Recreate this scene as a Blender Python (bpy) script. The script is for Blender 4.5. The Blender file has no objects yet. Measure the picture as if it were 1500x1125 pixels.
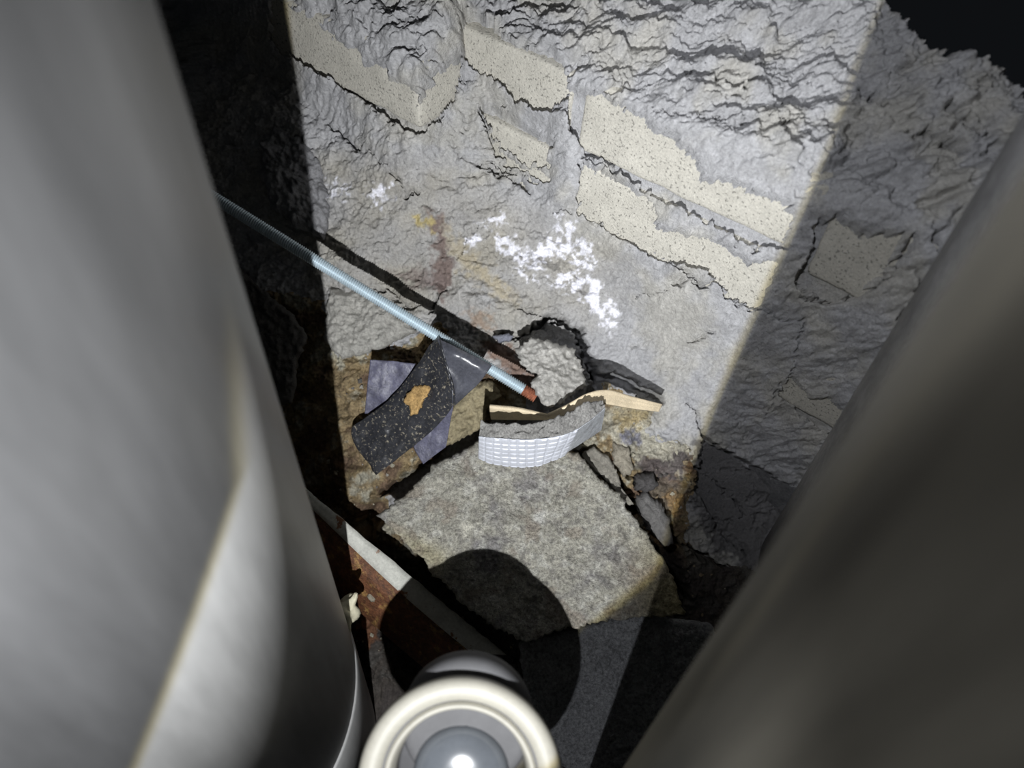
import bpy, math
import numpy as np
from mathutils import Matrix, Vector

# ------------------------------------------------------------------ frame
# The place is laid out in a survey frame S (x right, y up the slope, z towards
# the photographer); W() turns it so that real "up" (the pipes' direction) is +Z.
F = 1133.0          # focal length in pixels of the 1500x1125 frame
H = 0.62            # distance camera - slope
U = np.array([0.041, 0.637, 0.770]); U /= np.linalg.norm(U)
A = np.array([0.779, -0.483, 0.401]); A -= U * A.dot(U); A /= np.linalg.norm(A)   # along the courses
B = np.cross(U, A)                                                                 # into the wall
XW = np.array([1.0, 0, 0]); XW -= U * XW.dot(U); XW /= np.linalg.norm(XW)
YW = np.cross(U, XW)
RM = np.array([XW, YW, U])
OFF = np.array([0, 0, 0.35])
def W(p):
    return np.asarray(p, float) @ RM.T + OFF
def P(px, py, z):
    d = H - z
    return np.array([(px - 750) / F * d, -(py - 562.5) / F * d, z])

scene = bpy.context.scene
col = scene.collection

# ------------------------------------------------------------------ camera
cam_d = bpy.data.cameras.new('camera')
cam = bpy.data.objects.new('camera', cam_d)
col.objects.link(cam)
M4 = Matrix.Identity(4)
for i in range(3):
    for j in range(3):
        M4[i][j] = RM[i][j]
Rot4 = M4.copy()
cam.matrix_world = Matrix.Translation(Vector(W((0, 0, H)))) @ Rot4
cam_d.sensor_width = 36
cam_d.lens = 36 * F / 1500
cam_d.clip_start = 0.01
cam_d.dof.use_dof = True
cam_d.dof.focus_distance = 0.62
cam_d.dof.aperture_fstop = 4.7
scene.camera = cam

# ------------------------------------------------------------------ world, light, exposure
world = bpy.data.worlds.new('world'); scene.world = world
world.use_nodes = True
world.node_tree.nodes['Background'].inputs[0].default_value = (0.75, 0.85, 1.0, 1)
world.node_tree.nodes['Background'].inputs[1].default_value = 0.006
scene.view_settings.view_transform = 'Standard'
scene.view_settings.look = 'None'
scene.view_settings.gamma = 1
scene.view_settings.use_curve_mapping = False
scene.view_settings.exposure = 0.0

LPOS = np.array([-0.030, -0.205, 0.62])     # the inspection torch, held below left of the camera
ld = bpy.data.lights.new('torch_light', 'SPOT')
ld.energy = 32.0
ld.spot_size = math.radians(165); ld.spot_blend = 0.5
ld.shadow_soft_size = 0.0022
lo = bpy.data.objects.new('torch_light', ld); col.objects.link(lo)
lo.matrix_world = Matrix.Translation(Vector(W(LPOS))) @ Rot4
ld.use_nodes = True
nt = ld.node_tree
for n in list(nt.nodes): nt.nodes.remove(n)
def N(t, **kw):
    n = nt.nodes.new(t)
    for k, v in kw.items(): setattr(n, k, v)
    return n
def MA(op, a, b=None, c=None):
    n = N('ShaderNodeMath', operation=op)
    for i, v in enumerate((a, b, c)):
        if v is None: continue
        if isinstance(v, (int, float)): n.inputs[i].default_value = v
        else: nt.links.new(v, n.inputs[i])
    return n.outputs[0]
tc = N('ShaderNodeTexCoord'); sp = N('ShaderNodeSeparateXYZ')
nt.links.new(tc.outputs['Normal'], sp.inputs[0])
az = MA('ABSOLUTE', sp.outputs[2])
sgn = MA('SIGN', sp.outputs[2])
# the direction seen from the lamp, as tangents (tx right, ty up)
tx = MA('MULTIPLY', MA('DIVIDE', sp.outputs[0], MA('MULTIPLY', az, sgn)), -1.0)
ty = MA('MULTIPLY', MA('DIVIDE', sp.outputs[1], MA('MULTIPLY', az, sgn)), -1.0)
# straight-sided beam of the torch: hot field between two soft, warm edges
def edge(p0, p1, w):
    """0 outside .. 1 inside, left of p0->p1"""
    dx, dy = p1[0] - p0[0], p1[1] - p0[1]
    l = math.hypot(dx, dy); nx, ny = -dy / l, dx / l
    d = MA('ADD', MA('MULTIPLY', tx, nx), MA('MULTIPLY', ty, ny))
    d = MA('SUBTRACT', d, p0[0] * nx + p0[1] * ny)
    mr = N('ShaderNodeMapRange', interpolation_type='SMOOTHSTEP')
    nt.links.new(d, mr.inputs[0]); mr.inputs[1].default_value = -w; mr.inputs[2].default_value = w
    return mr.outputs[0]
BEAM_EDGES = [((0.150, 0.023), (0.243, 0.096), 0.010), ((0.243, 0.110), (0.409, 0.562), 0.009)]
m = None
for e in BEAM_EDGES:
    v = edge(*e)
    m = v if m is None else MA('MULTIPLY', m, v)
lim = MA('MINIMUM', MA('ADD', MA('MULTIPLY', MA('SUBTRACT', ty, 0.60), 0.339), -0.243), -0.247)
mr = N('ShaderNodeMapRange', interpolation_type='SMOOTHSTEP')
nt.links.new(MA('SUBTRACT', tx, lim), mr.inputs[0]); mr.inputs[1].default_value = -0.012; mr.inputs[2].default_value = 0.012
m = MA('MULTIPLY', m, mr.outputs[0])
rad = MA('SQRT', MA('ADD', MA('POWER', MA('SUBTRACT', tx, 0.12), 2.0), MA('POWER', MA('SUBTRACT', ty, 0.58), 2.0)))
fall = N('ShaderNodeMapRange'); nt.links.new(rad, fall.inputs[0])
fall.inputs[1].default_value = 0.0; fall.inputs[2].default_value = 0.65
fall.inputs[3].default_value = 1.0; fall.inputs[4].default_value = 0.34
SPILL = 0.085
sp_r = N('ShaderNodeMapRange', interpolation_type='SMOOTHSTEP'); nt.links.new(tx, sp_r.inputs[0])
sp_r.inputs[1].default_value = 0.30; sp_r.inputs[2].default_value = 0.62; sp_r.inputs[3].default_value = SPILL; sp_r.inputs[4].default_value = 0.012
strength = MA('ADD', MA('MULTIPLY', MA('MULTIPLY', m, fall.outputs[0]), 1.0 - SPILL), sp_r.outputs[0])
ramp = N('ShaderNodeValToRGB'); nt.links.new(m, ramp.inputs[0])
ramp.color_ramp.elements[0].position = 0.0; ramp.color_ramp.elements[0].color = (0.93, 0.95, 1.0, 1)
ramp.color_ramp.elements[1].position = 1.0; ramp.color_ramp.elements[1].color = (0.97, 0.985, 1.0, 1)
e2 = ramp.color_ramp.elements.new(0.25); e2.color = (1.0, 0.90, 0.55, 1)
e3 = ramp.color_ramp.elements.new(0.7); e3.color = (1.0, 0.94, 0.74, 1)
em = N('ShaderNodeEmission'); out = N('ShaderNodeOutputLight')
nt.links.new(ramp.outputs[0], em.inputs[0]); nt.links.new(strength, em.inputs[1]); nt.links.new(em.outputs[0], out.inputs[0])

# weak second lamp: fill added to brighten the shaded right part of the wall
fd_ = bpy.data.lights.new('fill_light', 'SPOT'); fd_.energy = 6.3; fd_.color = (0.93, 0.95, 1.0); fd_.shadow_soft_size = 0.006
fd_.spot_size = math.radians(58); fd_.spot_blend = 0.75
fo = bpy.data.objects.new('fill_light', fd_); col.objects.link(fo)
_dir = Vector(RM @ np.array([0.66, 0.03, -1.0]))
fo.matrix_world = Matrix.Translation(Vector(W((-0.10, 0.12, 0.70)))) @ _dir.to_track_quat('-Z', 'Y').to_matrix().to_4x4()

# ------------------------------------------------------------------ noise
def _tab(seed):
    return np.random.RandomState(seed).rand(256, 256)
_TABS = {}
def vn(x, y, seed=0):
    if seed not in _TABS: _TABS[seed] = _tab(seed)
    t = _TABS[seed]
    xi = np.floor(x).astype(int); yi = np.floor(y).astype(int)
    fx = x - xi; fy = y - yi
    fx = fx * fx * fx * (fx * (fx * 6 - 15) + 10); fy = fy * fy * fy * (fy * (fy * 6 - 15) + 10)
    x0 = xi & 255; x1 = (xi + 1) & 255; y0 = yi & 255; y1 = (yi + 1) & 255
    return ((t[x0, y0] * (1 - fx) + t[x1, y0] * fx) * (1 - fy) + (t[x0, y1] * (1 - fx) + t[x1, y1] * fx) * fy) * 2 - 1
def fbm(x, y, seed=0, o=4, g=0.5):
    s = 0; a = 1; n = 0
    for i in range(o):
        c, sn = math.cos(1.1 * i), math.sin(1.1 * i)
        s = s + a * vn((x * c - y * sn) * 2 ** i + 17.3 * i, (x * sn + y * c) * 2 ** i + 9.1 * i, seed + i); n += a; a *= g
    return s / n
def sstep(a, b, v):
    t = np.clip((v - a) / (b - a), 0, 1)
    return t * t * (3 - 2 * t)
def in_poly(px, py, poly):
    ins = np.zeros(px.shape, bool)
    n = len(poly)
    for i in range(n):
        x1, y1 = poly[i]; x2, y2 = poly[(i + 1) % n]
        if y1 == y2: continue
        c = ((y1 > py) != (y2 > py)) & (px < (x2 - x1) * (py - y1) / (y2 - y1) + x1)
        ins ^= c
    return ins
def dist_line(px, py, pts, closed=False):
    d = np.full(px.shape, 1e9)
    pts = list(pts) + ([pts[0]] if closed else [])
    for (x1, y1), (x2, y2) in zip(pts[:-1], pts[1:]):
        dx, dy = x2 - x1, y2 - y1
        t = np.clip(((px - x1) * dx + (py - y1) * dy) / (dx * dx + dy * dy + 1e-9), 0, 1)
        d = np.minimum(d, (px - x1 - t * dx) ** 2 + (py - y1 - t * dy) ** 2)
    return np.sqrt(d)
def sd_poly(px, py, poly):
    """negative inside"""
    d = np.full(px.shape, 300.0)
    xs = [p[0] for p in poly]; ys = [p[1] for p in poly]
    m = (px > min(xs) - 80) & (px < max(xs) + 80) & (py > min(ys) - 80) & (py < max(ys) + 80)
    dd = dist_line(px[m], py[m], poly, True)
    d[m] = np.where(in_poly(px[m], py[m], poly), -dd, dd)
    return d
def poly_mask(px, py, poly, soft=4.0):
    return 1 - sstep(-soft, soft, sd_poly(px, py, poly))

# ------------------------------------------------------------------ materials
def material(name, color=None, attr=None, rough=0.85, var=0.2, vscale=60, fine=0.25, fscale=450, bump=0.0006, bscale=350,
             bump2=0.0, b2scale=1200, metallic=0.0, spec=0.3, second=None, second_scale=90, second_cut=(0.55, 0.65), coat=0.0,
             pores=None, stretch=None):
    m = bpy.data.materials.new(name); m.use_nodes = True
    nt = m.node_tree; nd = nt.nodes; lk = nt.links
    b = nd['Principled BSDF']
    b.inputs['Roughness'].default_value = rough; b.inputs['Metallic'].default_value = metallic
    b.inputs['Specular IOR Level'].default_value = spec
    if coat: b.inputs['Coat Weight'].default_value = coat; b.inputs['Coat Roughness'].default_value = 0.15
    t = nd.new('ShaderNodeTexCoord'); vec = t.outputs['Object']
    if stretch:
        mp = nd.new('ShaderNodeMapping'); mp.inputs['Scale'].default_value = stretch; lk.new(vec, mp.inputs[0]); vec = mp.outputs[0]
    if attr:
        at = nd.new('ShaderNodeAttribute'); at.attribute_name = attr; c = at.outputs['Color']
    else:
        rgb = nd.new('ShaderNodeRGB'); rgb.outputs[0].default_value = (*color, 1); c = rgb.outputs[0]
    def noise(scale, detail=4, rgh=0.6):
        n = nd.new('ShaderNodeTexNoise'); n.inputs['Scale'].default_value = scale; n.inputs['Detail'].default_value = detail
        n.inputs['Roughness'].default_value = rgh; lk.new(vec, n.inputs['Vector']); return n.outputs[0]
    def rng(v, a, bb, lo, hi):
        r = nd.new('ShaderNodeMapRange'); lk.new(v, r.inputs[0])
        for i, q in enumerate((a, bb, lo, hi)): r.inputs[i + 1].default_value = q
        return r.outputs[0]
    def mul(c, f):
        x = nd.new('ShaderNodeMix'); x.data_type = 'RGBA'; x.blend_type = 'MULTIPLY'; x.inputs[0].default_value = 1.0
        lk.new(c, x.inputs[6]); cc = nd.new('ShaderNodeCombineColor')
        for i in range(3): lk.new(f, cc.inputs[i])
        lk.new(cc.outputs[0], x.inputs[7]); return x.outputs[2]
    if second:
        x = nd.new('ShaderNodeMix'); x.data_type = 'RGBA'; lk.new(rng(noise(second_scale, 6, 0.65), *second_cut, 0, 1), x.inputs[0])
        lk.new(c, x.inputs[6]); x.inputs[7].default_value = (*second, 1); c = x.outputs[2]
    if var: c = mul(c, rng(noise(vscale), 0.3, 0.7, 1 - var, 1 + var))
    if fine: c = mul(c, rng(noise(fscale, 3, 0.7), 0.3, 0.7, 1 - fine, 1 + fine))
    if pores:
        n = noise(pores[0], 2, 0.5)
        c = mul(c, rng(n, pores[1], pores[1] + 0.06, 0.5, 1.0))
    lk.new(c, b.inputs['Base Color'])
    if bump:
        bp = nd.new('ShaderNodeBump'); bp.inputs['Distance'].default_value = bump; bp.inputs['Strength'].default_value = 1
        lk.new(noise(bscale, 5, 0.65), bp.inputs['Height'])
        if bump2:
            bq = nd.new('ShaderNodeBump'); bq.inputs['Distance'].default_value = bump2; bq.inputs['Strength'].default_value = 1
            lk.new(noise(b2scale, 3, 0.6), bq.inputs['Height']); lk.new(bp.outputs[0], bq.inputs['Normal']); bp = bq
        lk.new(bp.outputs[0], b.inputs['Normal'])
    return m

MT = {}
MT['mortar'] = material('mortar', attr='tint', var=0.12, vscale=45, fine=0.2, fscale=420, bump=0.0015, bscale=260, bump2=0.0006, b2scale=900)
MT['soil'] = material('soil', attr='tint', var=0.3, vscale=80, fine=0.4, fscale=500, bump=0.0014, bscale=330, bump2=0.0007, b2scale=900, rough=0.8, spec=0.4)
MT['brick'] = material('cement_brick', (0.50, 0.48, 0.425), var=0.08, fine=0.16, fscale=600, bump=0.0008, bscale=500, bump2=0.0004, pores=(480, 0.34))
MT['brick_dark'] = material('damp_brick', (0.16, 0.16, 0.165), var=0.25, fine=0.3, bump=0.0012, bscale=200)
MT['concrete'] = material('concrete_slab', attr='tint', var=0.16, vscale=90, fine=0.5, fscale=420, bump=0.0030, bscale=330, bump2=0.0010)
MT['rock'] = material('broken_concrete', attr='tint', var=0.2, vscale=70, fine=0.25, fscale=420, bump=0.0010, bscale=300, bump2=0.0005)
MT['zinc'] = material('zinc_plated_steel', (0.50, 0.60, 0.66), metallic=0.35, rough=0.40, var=0.08, fine=0.06, bump=0.0)
MT['rod_rust'] = material('rusty_steel', (0.25, 0.09, 0.05), rough=0.8, var=0.3, fine=0.4, bump=0.0006)
MT['tape'] = material('black_plastic_film', (0.030, 0.031, 0.036), rough=0.30, spec=0.6, var=0.2, fine=0.3, bump=0.0005, bscale=60,
                      second=(0.30, 0.27, 0.21), second_scale=380, second_cut=(0.56, 0.68))
MT['tape_sheen'] = material('black_plastic_film_sheen', (0.075, 0.078, 0.095), rough=0.33, spec=0.8, var=0.2, fine=0.25, bump=0.0008, bscale=45,  # lighter bluish base: the flap's reflected sheen is put into the colour
                      second=(0.3, 0.3, 0.3), second_scale=500, second_cut=(0.66, 0.72))
MT['tape_blue'] = material('blue_grey_plastic_film', (0.10, 0.10, 0.145), rough=0.4, spec=0.5, var=0.3, vscale=90, fine=0.3, bump=0.0005)
MT['mud'] = material('ochre_mud', (0.42, 0.27, 0.11), var=0.3, vscale=150, fine=0.35, bump=0.0012, bscale=320)
MT['wood'] = material('split_wood', (0.66, 0.555, 0.39), rough=0.6, var=0.18, vscale=60, fine=0.15, fscale=900, bump=0.0004, bscale=500)
MT['foam'] = material('grey_foam', (0.235, 0.23, 0.22), var=0.2, fine=0.45, fscale=700, bump=0.0012, bscale=500)
MT['foil'] = material('embossed_foil', (0.62, 0.64, 0.70), metallic=0.25, rough=0.42, var=0.06, fine=0.08, bump=0.0002, bscale=300)
MT['foil_dull'] = material('dull_foil', (0.50, 0.52, 0.55), metallic=0.4, rough=0.5, var=0.25, fine=0.2, bump=0.0004, bscale=300)
MT['pipe_l'] = material('pale_grey_pipe', (0.46, 0.46, 0.455), rough=0.40, spec=0.5, var=0.28, vscale=26, fine=0.05, fscale=200, bump=0.0, stretch=(1, 1, 0.16))
MT['pipe_r'] = material('brown_grey_pipe', (0.17, 0.158, 0.128), rough=0.6, spec=0.3, var=0.55, vscale=26, fine=0.05, fscale=120, bump=0.0, stretch=(1, 1, 0.12))
MT['pipe_s'] = material('dusty_grey_pipe', (0.36, 0.36, 0.37), rough=0.75, spec=0.3, var=0.25, vscale=60, fine=0.2, bump=0.0007, bscale=150, stretch=(1, 1, 0.35))
MT['paint'] = material('flaking_pale_paint', (0.55, 0.55, 0.50), rough=0.6, var=0.12, fine=0.15, bump=0.0005, second=(0.27, 0.13, 0.07), second_scale=70, second_cut=(0.60, 0.64))
MT['rust'] = material('rust', (0.16, 0.065, 0.03), rough=0.6, spec=0.6, var=0.4, vscale=120, fine=0.5, bump=0.0016, bscale=300, second=(0.30, 0.17, 0.06), second_scale=90, second_cut=(0.55, 0.62))
MT['pvc_grey'] = material('grey_plastic', (0.12, 0.12, 0.125), rough=0.65, spec=0.2, var=0.08, fine=0.04, bump=0.0)
MT['pvc_white'] = material('cream_plastic', (0.38, 0.365, 0.315), rough=0.5, spec=0.5, var=0.06, fine=0.05, bump=0.0)
MT['pvc_plug'] = material('slate_grey_plastic', (0.11, 0.12, 0.135), rough=0.16, spec=0.5, var=0.08, fine=0.04, bump=0.0)
MT['screw'] = material('bright_steel', (0.75, 0.77, 0.8), metallic=1.0, rough=0.2, var=0.0, fine=0.0, bump=0.0)
MT['goo'] = material('cream_sealant', (0.66, 0.62, 0.46), rough=0.5, var=0.15, vscale=120, fine=0.1, bump=0.0004)

# ------------------------------------------------------------------ object helpers
def tag(o, label=None, cat=None, group=None, kind=None):
    if label: o['label'] = label
    if cat: o['category'] = cat
    if group: o['group'] = group
    if kind: o['kind'] = kind
    return o
def empty(name, base):
    o = bpy.data.objects.new(name, None); o.empty_display_size = 0.02
    col.objects.link(o); o.location = Vector(W(base)); return o
def build(name, verts, faces, mat, parent=None, base=None, tint=None, smooth=True):
    """verts in the S frame; ONE mesh object"""
    v = W(np.asarray(verts, float))
    if base is not None: b = W(base)
    else:
        b = v.mean(axis=0); b[2] = v[:, 2].min()
    if parent is not None:
        root = np.zeros(3); q = parent
        while q is not None:
            root += np.array(q.location); q = q.parent
        b2 = root
    else:
        b2 = b
    me = bpy.data.meshes.new(name)
    vv = v - b2
    if isinstance(faces, np.ndarray):
        nf, k = faces.shape
        me.vertices.add(len(vv)); me.vertices.foreach_set('co', vv.astype(np.float32).ravel())
        me.loops.add(nf * k); me.loops.foreach_set('vertex_index', faces.astype(np.int32).ravel())
        me.polygons.add(nf); me.polygons.foreach_set('loop_start', np.arange(0, nf * k, k, dtype=np.int32))
        me.polygons.foreach_set('loop_total', np.full(nf, k, dtype=np.int32))
    else:
        me.from_pydata([tuple(a) for a in vv], [], faces)
    if tint is not None:
        at = me.color_attributes.new('tint', 'FLOAT_COLOR', 'POINT')
        c4 = np.ones((len(vv), 4), np.float32); c4[:, :3] = tint
        at.data.foreach_set('color', c4.ravel())
    me.update(calc_edges=True); me.validate()
    me.polygons.foreach_set('use_smooth', np.full(len(me.polygons), smooth))
    me.materials.append(MT[mat])
    o = bpy.data.objects.new(name, me); col.objects.link(o)
    if parent is not None: o.parent = parent
    else: o.location = Vector(b)
    return o

# ------------------------------------------------------------------ ground and wall surfaces
P0 = P(845, 217, 0.02)                     # lower front left corner of the longest pale brick
CH = 0.067                                 # course height
BH, BL, BD = 0.057, 0.19, 0.09
def plane_z(p, n, x, y):
    return p[2] - (n[0] * (x - p[0]) + n[1] * (y - p[1])) / n[2]

CTRL = [(-300, -200, -.16), (300, -200, -.14), (900, -250, -.10), (1600, -250, -.08), (1900, 400, .02), (1900, 1200, 0), (700, 1500, -.05), (-300, 1400, -.1), (-300, 562, -.13),
 (0, 0, -.12), (300, 0, -.12), (350, 200, -.09), (430, 150, -.07), (450, 130, -.068), (530, 190, -.043), (600, 235, -.022), (680, 170, -.02), (690, 130, -.02), (715, 240, -.037),
 (640, 265, -.033), (560, 290, -.05), (480, 290, -.065), (480, 360, -.068), (560, 380, -.064), (640, 350, -.05), (720, 310, -.045), (800, 330, -.048), (860, 350, -.05),
 (900, 430, -.055), (820, 420, -.052), (740, 400, -.055), (680, 430, -.062), (760, 460, -.062), (600, 430, -.07), (560, 480, -.075), (520, 560, -.065), (560, 700, -.055),
 (650, 600, -.055), (700, 560, -.065), (820, 540, -.085), (880, 520, -.07), (950, 500, -.055), (1000, 480, -.03), (950, 560, -.06), (1000, 600, -.05), (1040, 560, -.028),
 (900, 600, -.06), (920, 640, -.05), (1000, 690, -.055), (960, 720, -.05), (1050, 800, -.075), (1100, 900, -.06), (1000, 960, -.03), (900, 1000, -.03), (800, 800, -.045),
 (650, 800, -.06), (560, 800, -.085), (500, 750, -.09), (600, 950, -.085), (520, 1000, -.09), (700, 1050, -.07), (440, 600, -.09), (400, 450, -.09), (420, 300, -.085),
 (300, 600, -.10), (0, 1125, -.1), (1500, 1125, -.05), (1300, 900, -.05), (1500, 700, 0.0), (1500, 300, 0.0)]
_cp = np.array([P(*c) for c in CTRL])
def _phi(r2): return 0.5 * r2 * np.log(r2 + 1e-12)
_n = len(_cp)
_K = _phi((_cp[:, None, 0] - _cp[None, :, 0]) ** 2 + (_cp[:, None, 1] - _cp[None, :, 1]) ** 2) + np.eye(_n) * 2e-4
_Q = np.c_[np.ones(_n), _cp[:, :2]]
_sol = np.linalg.solve(np.block([[_K, _Q], [_Q.T, np.zeros((3, 3))]]), np.r_[_cp[:, 2], 0, 0, 0])
def mass_z(x, y):
    z = _sol[_n] + _sol[_n + 1] * x + _sol[_n + 2] * y
    for i in range(_n):
        z = z + _sol[i] * _phi((x - _cp[i, 0]) ** 2 + (y - _cp[i, 1]) ** 2)
    return z
PT = P0 + U * BH                            # top front edge of the wall's last course
B1C = P(616, 190, 0.0); _s = (P0 - B1C) @ B  # how far the header stands proud
B1C = B1C + 0
UT = U * 0.80 - B * 0.60; UT /= np.linalg.norm(UT)
def wall_z(x, y, off=0.0):
    front = plane_z(P0 - B * off, -B, x, y)
    top = plane_z(PT + U * off, UT, x, y)
    a = -np.logaddexp(-front * 260, -top * 260) / 260
    f1 = plane_z(B1C - B * off, -B, x, y)
    e1 = plane_z(B1C + A * off, A, x, y)
    t1 = plane_z(B1C + U * (BH + off), UT, x, y)
    b = -np.logaddexp(np.logaddexp(-f1 * 420, -e1 * 420), -t1 * 420) / 420
    return a, b

# pale faces of the bricks that the mortar leaves bare (traced on the photograph)
BARE = {
 'b1': [(395, 0), (417, 0), (443, 17), (473, 43), (527, 77), (533, 93), (550, 88), (570, 110), (600, 127), (613, 147), (647, 100), (677, 83), (673, 107), (660, 147), (620, 192), (587, 187), (530, 150), (483, 117), (433, 90), (395, 60)],
 'b2': [(677, 20), (700, 20), (750, 63), (817, 83), (833, 110), (827, 143), (807, 170), (767, 157), (717, 113), (680, 87)],
 'b3': [(700, 153), (733, 157), (807, 207), (803, 247), (767, 237), (727, 207), (707, 177)],
 'b4': [(828, 126), (870, 131), (977, 196), (1024, 233), (1029, 266), (1066, 261), (1099, 275), (1145, 289), (1169, 317), (1148, 364), (1108, 364), (1024, 317), (940, 275), (856, 219), (830, 191)],
 'b5': [(851, 233), (905, 262), (959, 299), (968, 336), (1061, 355), (1099, 387), (1145, 378), (1117, 453), (1066, 434), (1052, 406), (954, 373), (847, 308)],
 'b6': [(1197, 322), (1234, 317), (1267, 345), (1327, 341), (1304, 392), (1267, 425), (1220, 443), (1159, 420), (1187, 369)],
 'b7': [(1164, 548), (1188, 584), (1212, 584), (1248, 612), (1228, 640), (1180, 612), (1144, 580)],
 'b8': [(1032, 642), (1172, 722), (1100, 812), (1052, 784), (1015, 704)],
}
CRACKS = [  # pixel polyline, half width px, depth m, jag px
 ([(480, 180), (500, 197), (515, 208), (525, 216), (532, 210)], 3.0, .012, 5), ([(543, 220), (570, 252), (598, 284)], 1.3, .006, 5),
 ([(683, 6), (680, 30), (676, 42)], 3.0, .015, 4), ([(673, 112), (662, 146), (640, 178)], 1.8, .008, 4), ([(700, 165), (713, 190), (727, 215), (730, 226)], 2.4, .012, 4),
 ([(730, 226), (765, 245), (800, 262)], 5.5, .02, 6), ([(700, 242), (730, 252), (752, 268), (776, 277)], 3.0, .012, 7), ([(718, 236), (745, 248), (790, 268)], 2.0, .010, 7),
 ([(833, 112), (845, 99), (862, 88)], 3.2, .016, 5), ([(831, 112), (826, 145), (810, 168)], 1.5, .006, 3), ([(852, 226), (858, 230), (880, 241), (905, 252)], 2.4, .010, 5),
 ([(1100, 372), (1118, 362), (1130, 360), (1146, 366), (1160, 362)], 2.6, .012, 4), ([(850, 312), (900, 342), (950, 373)], 1.6, .007, 4),
 ([(950, 373), (985, 388), (1000, 402), (1020, 408), (1030, 424), (1050, 410), (1064, 436), (1098, 452), (1118, 456), (1128, 464)], 3.0, .014, 5),
 ([(985, 416), (1010, 412), (1032, 424)], 4.0, .014, 5), ([(592, 288), (600, 282), (612, 280)], 3.0, .010, 4), ([(840, 312), (825, 310), (812, 316)], 1.6, .006, 4),
 ([(776, 483), (803, 468), (826, 472), (848, 488), (858, 508), (862, 536), (872, 552)], 8.0, .035, 6), ([(757, 451), (780, 458), (803, 468)], 2.0, .008, 4), ([(735, 492), (756, 494), (776, 484)], 4.5, .02, 5),
 ([(870, 554), (900, 552), (935, 572), (968, 590)], 9.0, .04, 3),
 ([(1032, 640), (1070, 664), (1115, 690), (1172, 722)], 3.0, .014, 2), ([(1004, 590), (1018, 600), (1022, 615), (1032, 638)], 2.0, .008, 4),
 ([(1005, 107), (1035, 113), (1057, 124), (1080, 135), (1100, 124), (1117, 119)], 4.0, .016, 8), ([(954, 159), (1000, 168), (1061, 173), (1120, 172), (1183, 178)], 2.2, .009, 8),
 ([(885, 132), (905, 128), (915, 124)], 4, .014, 5), ([(800, 5), (822, 6), (843, 15)], 4.5, .016, 4), ([(750, 36), (785, 42), (800, 48)], 2.2, .01, 5), ([(815, 24), (838, 10)], 2.0, .008, 4),
 ([(560, 46), (575, 42), (586, 38)], 2.6, .01, 3), ([(615, 30), (640, 28), (652, 35)], 2.6, .01, 4), ([(590, 70), (612, 64), (622, 70)], 2, .008, 4),
 ([(1304, 406), (1271, 427), (1234, 441), (1208, 444), (1170, 436)], 2.6, .012, 4), ([(1337, 345), (1326, 365), (1313, 388)], 6.0, .025, 3), ([(1362, 330), (1372, 352), (1378, 392)], 6.0, .02, 5),
 ([(1338, 395), (1345, 410), (1336, 430)], 4, .014, 4), ([(1360, 196), (1385, 206), (1414, 222)], 8, .03, 6), ([(1388, 160), (1410, 176), (1430, 196)], 7, .03, 5),
 ([(1265, 130), (1290, 146), (1300, 160)], 4, .012, 6), ([(1320, 196), (1345, 200), (1360, 200)], 3, .012, 5), ([(1128, 464), (1150, 470), (1178, 468)], 2.0, .008, 3), ([(1178, 470), (1166, 510), (1166, 540), (1135, 580), (1122, 610)], 1.5, .006, 4),
 ([(1308, 470), (1320, 455), (1318, 480)], 2.5, .01, 4), ([(630, 455), (645, 430), (655, 425)], 3.5, .014, 4), ([(530, 420), (570, 426), (590, 446), (615, 450)], 3.0, .012, 6),
 ([(1024, 690), (1050, 705), (1085, 740), (1095, 760)], 2.2, .008, 6), ([(930, 740), (945, 755), (985, 790), (1060, 830)], 5, .02, 5), ([(905, 690), (928, 700), (938, 730)], 3.5, .014, 5),
 ([(1010, 505), (1035, 490), (1045, 486)], 2.6, .010, 4), ([(930, 436), (960, 428), (980, 424)], 1.8, .007, 4), ([(700, 330), (690, 345), (668, 380)], 1.2, .004, 4)]

def axis_grid(lo, hi, a, b, fine, coarse):
    out = list(np.arange(lo, a, coarse)) + list(np.arange(a, b, fine)) + list(np.arange(b, hi + coarse, coarse))
    return np.array(out)
gx = axis_grid(-0.62, 0.62, -0.285, 0.36, 0.00088, 0.006)
gy = axis_grid(-0.46, 0.50, -0.27, 0.375, 0.00088, 0.006)
X, Y = np.meshgrid(gx, gy, indexing='ij')
wa, wb = wall_z(X, Y, 0.003)
mz = mass_z(X, Y)
wz = np.maximum(wa, wb)
Z0 = np.logaddexp(wz * 180, mz * 180) / 180
wallness = sstep(-0.004, 0.010, wz - mz)
PX = 750 + X / (H - Z0) * F; PY = 562.5 - Y / (H - Z0) * F
topn = sstep(0.0, 0.012, plane_z(P0, -B, X, Y) - plane_z(PT, UT, X, Y)) * sstep(0, .01, wz - mz)
topb = sstep(0.0, 0.006, plane_z(B1C, -B, X, Y) - plane_z(B1C + U * BH, UT, X, Y)) * sstep(0, .01, wb - wa) * sstep(0, .01, wz - mz)
topn = np.maximum(topn, topb)
# broad unevenness
rough_px = 0.006 * fbm(X * 16, Y * 16, 3, 3) + 0.0032 * fbm(X * 45, Y * 45, 11, 3)
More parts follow.
